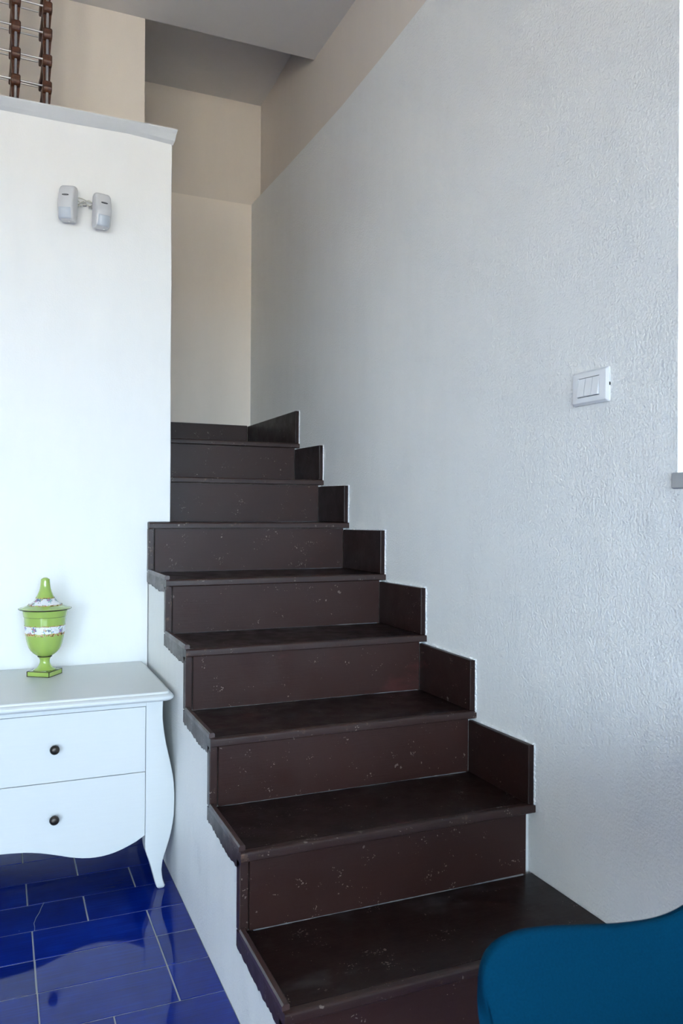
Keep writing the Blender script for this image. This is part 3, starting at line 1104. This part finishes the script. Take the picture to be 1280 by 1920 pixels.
# ------------------------------------------------------------------ light switch
sw = thing('light_switch', 'white three-rocker light switch on the right wall', 'switch', (XW, 1.4315, 1.376))
def plate_ring(ins, x):
    hw, hh, r = 0.0595 - ins, 0.0385 - ins, max(0.001, 0.005 - ins * .5)
    pts = []
    for (cy, cz, a0) in ((hw - r, hh - r, 0), (-hw + r, hh - r, 90), (-hw + r, -hh + r, 180), (hw - r, -hh + r, 270)):
        for k in range(5):
            a = radians(a0 + 90 * k / 4)
            pts.append((x, cy + r * cos(a), cz + r * sin(a)))
    return pts
def inner_ring(x, hw=0.0352, hh=0.0222):
    pts = []
    r = 0.0008
    for (cy, cz, a0) in ((hw - r, hh - r, 0), (-hw + r, hh - r, 90), (-hw + r, -hh + r, 180), (hw - r, -hh + r, 270)):
        for k in range(5):
            a = radians(a0 + 90 * k / 4)
            pts.append((x, cy + r * cos(a), cz + r * sin(a)))
    return pts
bm = bm_new()
loft(bm, [plate_ring(0, -0.0004), plate_ring(0, -0.0045), plate_ring(0.0055, -0.0098), inner_ring(-0.0112, .0375, .0245), inner_ring(-0.0112), inner_ring(-0.005)], True, False)
pt = obj('cover_plate', bm, M['switch'], sw, smooth_angle=25)
for k in range(3):
    yc = -0.0233 + 0.0233 * k
    bm = bm_new()
    prof = [(-0.0052, -0.0205), (-0.0158, -0.0205), (-0.0128, 0.0), (-0.0095, 0.0213), (-0.0052, 0.0213)]
    prism(bm, prof, 'Y', yc - 0.0108, yc + 0.0108, 0.0006, 1)
    obj('rocker', bm, M['switch'], sw)
bm = bm_new()
box(bm, -0.0045, -0.0012, -0.0602, -0.0592, -0.0035, 0.0035)
obj('release_slot', bm, M['black'], pt, label='small dark slot on the plate edge')

# ------------------------------------------------------------------ bottle rack on the shelf
ZS = 2.4335
rk = thing('bottle_rack', 'dark wood and steel bottle rack standing on the shelf above the half wall', 'rack', (0.141, 2.955, ZS), radians(3.0))
PX, PZ, DEP = 0.1022, 0.0925, 0.215
Z0 = 2.4815 - ZS
cols = [-2, -1, 0]
nrow = 8
xyoff = lambda c: c * PX
# wooden side bar: front block (octagonal), tapering body running back, raised nose at the rear
def side_bar_mesh():
    bm = bm_new()
    prof = [(0.000, 0.012), (0.006, 0.018), (0.022, 0.018), (0.030, 0.010), (0.150, 0.004), (0.185, 0.012), (0.200, 0.015), (0.212, 0.008), (0.214, -0.012), (0.205, -0.022), (0.170, -0.022), (0.150, -0.014), (0.034, -0.014), (0.022, -0.024), (0.006, -0.020), (0.0, -0.010)]
    prism(bm, prof, 'X', -0.0155, 0.0155, 0.0035, 1)
    for v_ in bm.verts:
        v_.co.x *= 1.0 - 0.28 * min(1, max(0, v_.co.y / 0.2))
    return bm
proto = None
for c in cols:
    for r in range(nrow):
        if proto is None:
            o = obj('side_bar', side_bar_mesh(), M['rackwood'], rk)
            proto = o
        else:
            o = proto.copy()
            COL.objects.link(o)
            o.parent = rk
        o.location = (xyoff(c), 0, Z0 + r * PZ)
# grey vertical spacers between the bars, front and rear
pd = {}
for c in cols:
    for r in range(-1, nrow - 1):
        za, zb = Z0 + r * PZ + 0.018, Z0 + (r + 1) * PZ - 0.022
        if r == -1:
            za = 0.0006
        h = zb - za
        for yy in (0.013, 0.190):
            key = round(h, 4)
            if key not in pd:
                bm = bm_new()
                lathe(bm, [(0.0046, 0.0), (0.0046, h)], 12)
                o = obj('spacer', bm, M['dowel'], rk, smooth_angle=40)
                pd[key] = o
            else:
                o = pd[key].copy()
                COL.objects.link(o)
                o.parent = rk
            o.location = (xyoff(c), yy, za)
# wooden stays between the bars, tapering downwards, with the grey strip in front of them
ud = {}
for c in cols:
    for r in range(-1, nrow - 1):
        za, zb = (Z0 + r * PZ + 0.012 if r >= 0 else 0.0006), Z0 + (r + 1) * PZ - 0.016
        key = round(zb - za, 4)
        if key not in ud:
            h = zb - za
            bm = bm_new()
            loft(bm, [[(-w_, 0.020, z_), (w_, 0.020, z_), (w_, 0.046, z_), (-w_, 0.046, z_)] for w_, z_ in ((0.0095, 0.0), (0.0145, h))], True, False)
            o = obj('stay', bm, M['rackwood'], rk)
            ud[key] = o
        else:
            o = ud[key].copy()
            COL.objects.link(o)
            o.parent = rk
        o.location = (xyoff(c), 0, za)
# steel rods between columns
pr = None
for c in cols[:-1]:
    for r in range(nrow):
        for yy, dz in ((0.0095, -0.002), (0.203, -0.006)):
            if pr is None:
                bm = bm_new()
                tube(bm, [(0.0125, 0, 0), (PX - 0.0125, 0, 0)], 0.0033, 10)
                o = obj('rod', bm, M['steel'], rk, smooth_angle=40)
                pr = o
            else:
                o = pr.copy()
                COL.objects.link(o)
                o.parent = rk
            o.location = (xyoff(c), yy, Z0 + r * PZ + dz)

# ------------------------------------------------------------------ blue armchair, partly in frame
def build_chair():
    t = thing('armchair', 'bright blue fabric shell armchair at the foot of the stairs', 'armchair', (0.76, 0.42, 0.0))
    O = Vector((0.76, 0.42, 0))
    # half of the rim, front centre -> far arm -> back centre (world metres)
    half = [(0.425, 0.420, 0.425), (0.428, 0.500, 0.428), (0.440, 0.580, 0.438), (0.462, 0.640, 0.458), (0.480, 0.676, 0.492), (0.478, 0.700, 0.530), (0.468, 0.713, 0.566),
            (0.467, 0.720, 0.592), (0.472, 0.722, 0.618), (0.490, 0.722, 0.635), (0.524, 0.722, 0.6395), (0.580, 0.722, 0.632), (0.640, 0.720, 0.6215), (0.690, 0.718, 0.6165), (0.725, 0.714, 0.6185),
            (0.755, 0.707, 0.632), (0.785, 0.698, 0.660), (0.825, 0.685, 0.705), (0.880, 0.655, 0.752), (0.945, 0.605, 0.785), (1.000, 0.530, 0.803), (1.015, 0.470, 0.808), (1.018, 0.420, 0.809)]
    rim = half + [(x, 0.84 - y, z) for x, y, z in half[-2:0:-1]]
    n = len(rim)
    bm = bm_new()
    S = [0.0, 0.12, 0.25, 0.38, 0.5, 0.62, 0.72, 0.82, 0.9, 0.96, 1.0]
    rings = []
    for s in S:
        ring = []
        for (x, y, z) in rim:
            R = Vector((x, y, z))
            cx, cy = 0.70, 0.42
            ang = math.atan2(y - cy, x - cx)
            base = Vector((cx + 0.16 * cos(ang), cy + 0.165 * sin(ang), 0.405))
            dirv = Vector((R.x - cx, R.y - cy, 0))
            up = max(0.0, (R.z - 0.43) / 0.38)
            ctrl = Vector((cx + dirv.x * (0.90 if up > 0.02 else 0.75), cy + dirv.y * (0.88 if up > 0.02 else 0.75), 0.415 + 0.05 * up))
            p = base * (1 - s) ** 2 + ctrl * 2 * s * (1 - s) + R * s ** 2
            # arm and back edges roll outward a little
            ring.append(tuple(p - O))
        rings.append(ring)
    tb = bmesh.new()
    V = [[tb.verts.new(p) for p in r] for r in rings]
    for a, b_ in zip(V, V[1:]):
        for i in range(n):
            j = (i + 1) % n
            f = tb.faces.new((a[i], a[j], b_[j], b_[i]))
            f.smooth = True
    cvert = tb.verts.new((0.70 - O.x, 0, 0.402))
    for i in range(n):
        f = tb.faces.new((cvert, V[0][(i + 1) % n], V[0][i]))
        f.smooth = True
    bmesh.ops.recalc_face_normals(tb, faces=tb.faces[:])
    join(bm, tb)
    sh = obj('shell', bm, M['fabric'], t)
    so_ = sh.modifiers.new('thick', 'SOLIDIFY'); so_.thickness = 0.020; so_.offset = 0.0
    sub = sh.modifiers.new('sub', 'SUBSURF'); sub.levels = 2; sub.render_levels = 2
    for f in sh.data.polygons:
        f.use_smooth = True
    bm = bm_new()
    box(bm, 0.62 - O.x, 0.82 - O.x, -0.10, 0.10, 0.372, 0.388, 0.004)
    obj('mount_plate', bm, M['leg_dark'], t)
    for sx in (-1, 1):
        for sy in (-1, 1):
            bm = bm_new()
            tube(bm, [(-0.04 + sx * 0.075, sy * 0.085, 0.378), (-0.04 + sx * 0.15, sy * 0.16, 0.20), (-0.04 + sx * 0.21, sy * 0.215, 0.0008)], [0.011, 0.011, 0.009], 12)
            obj('leg', bm, M['leg_dark'], t, smooth_angle=50)
    return t
build_chair()
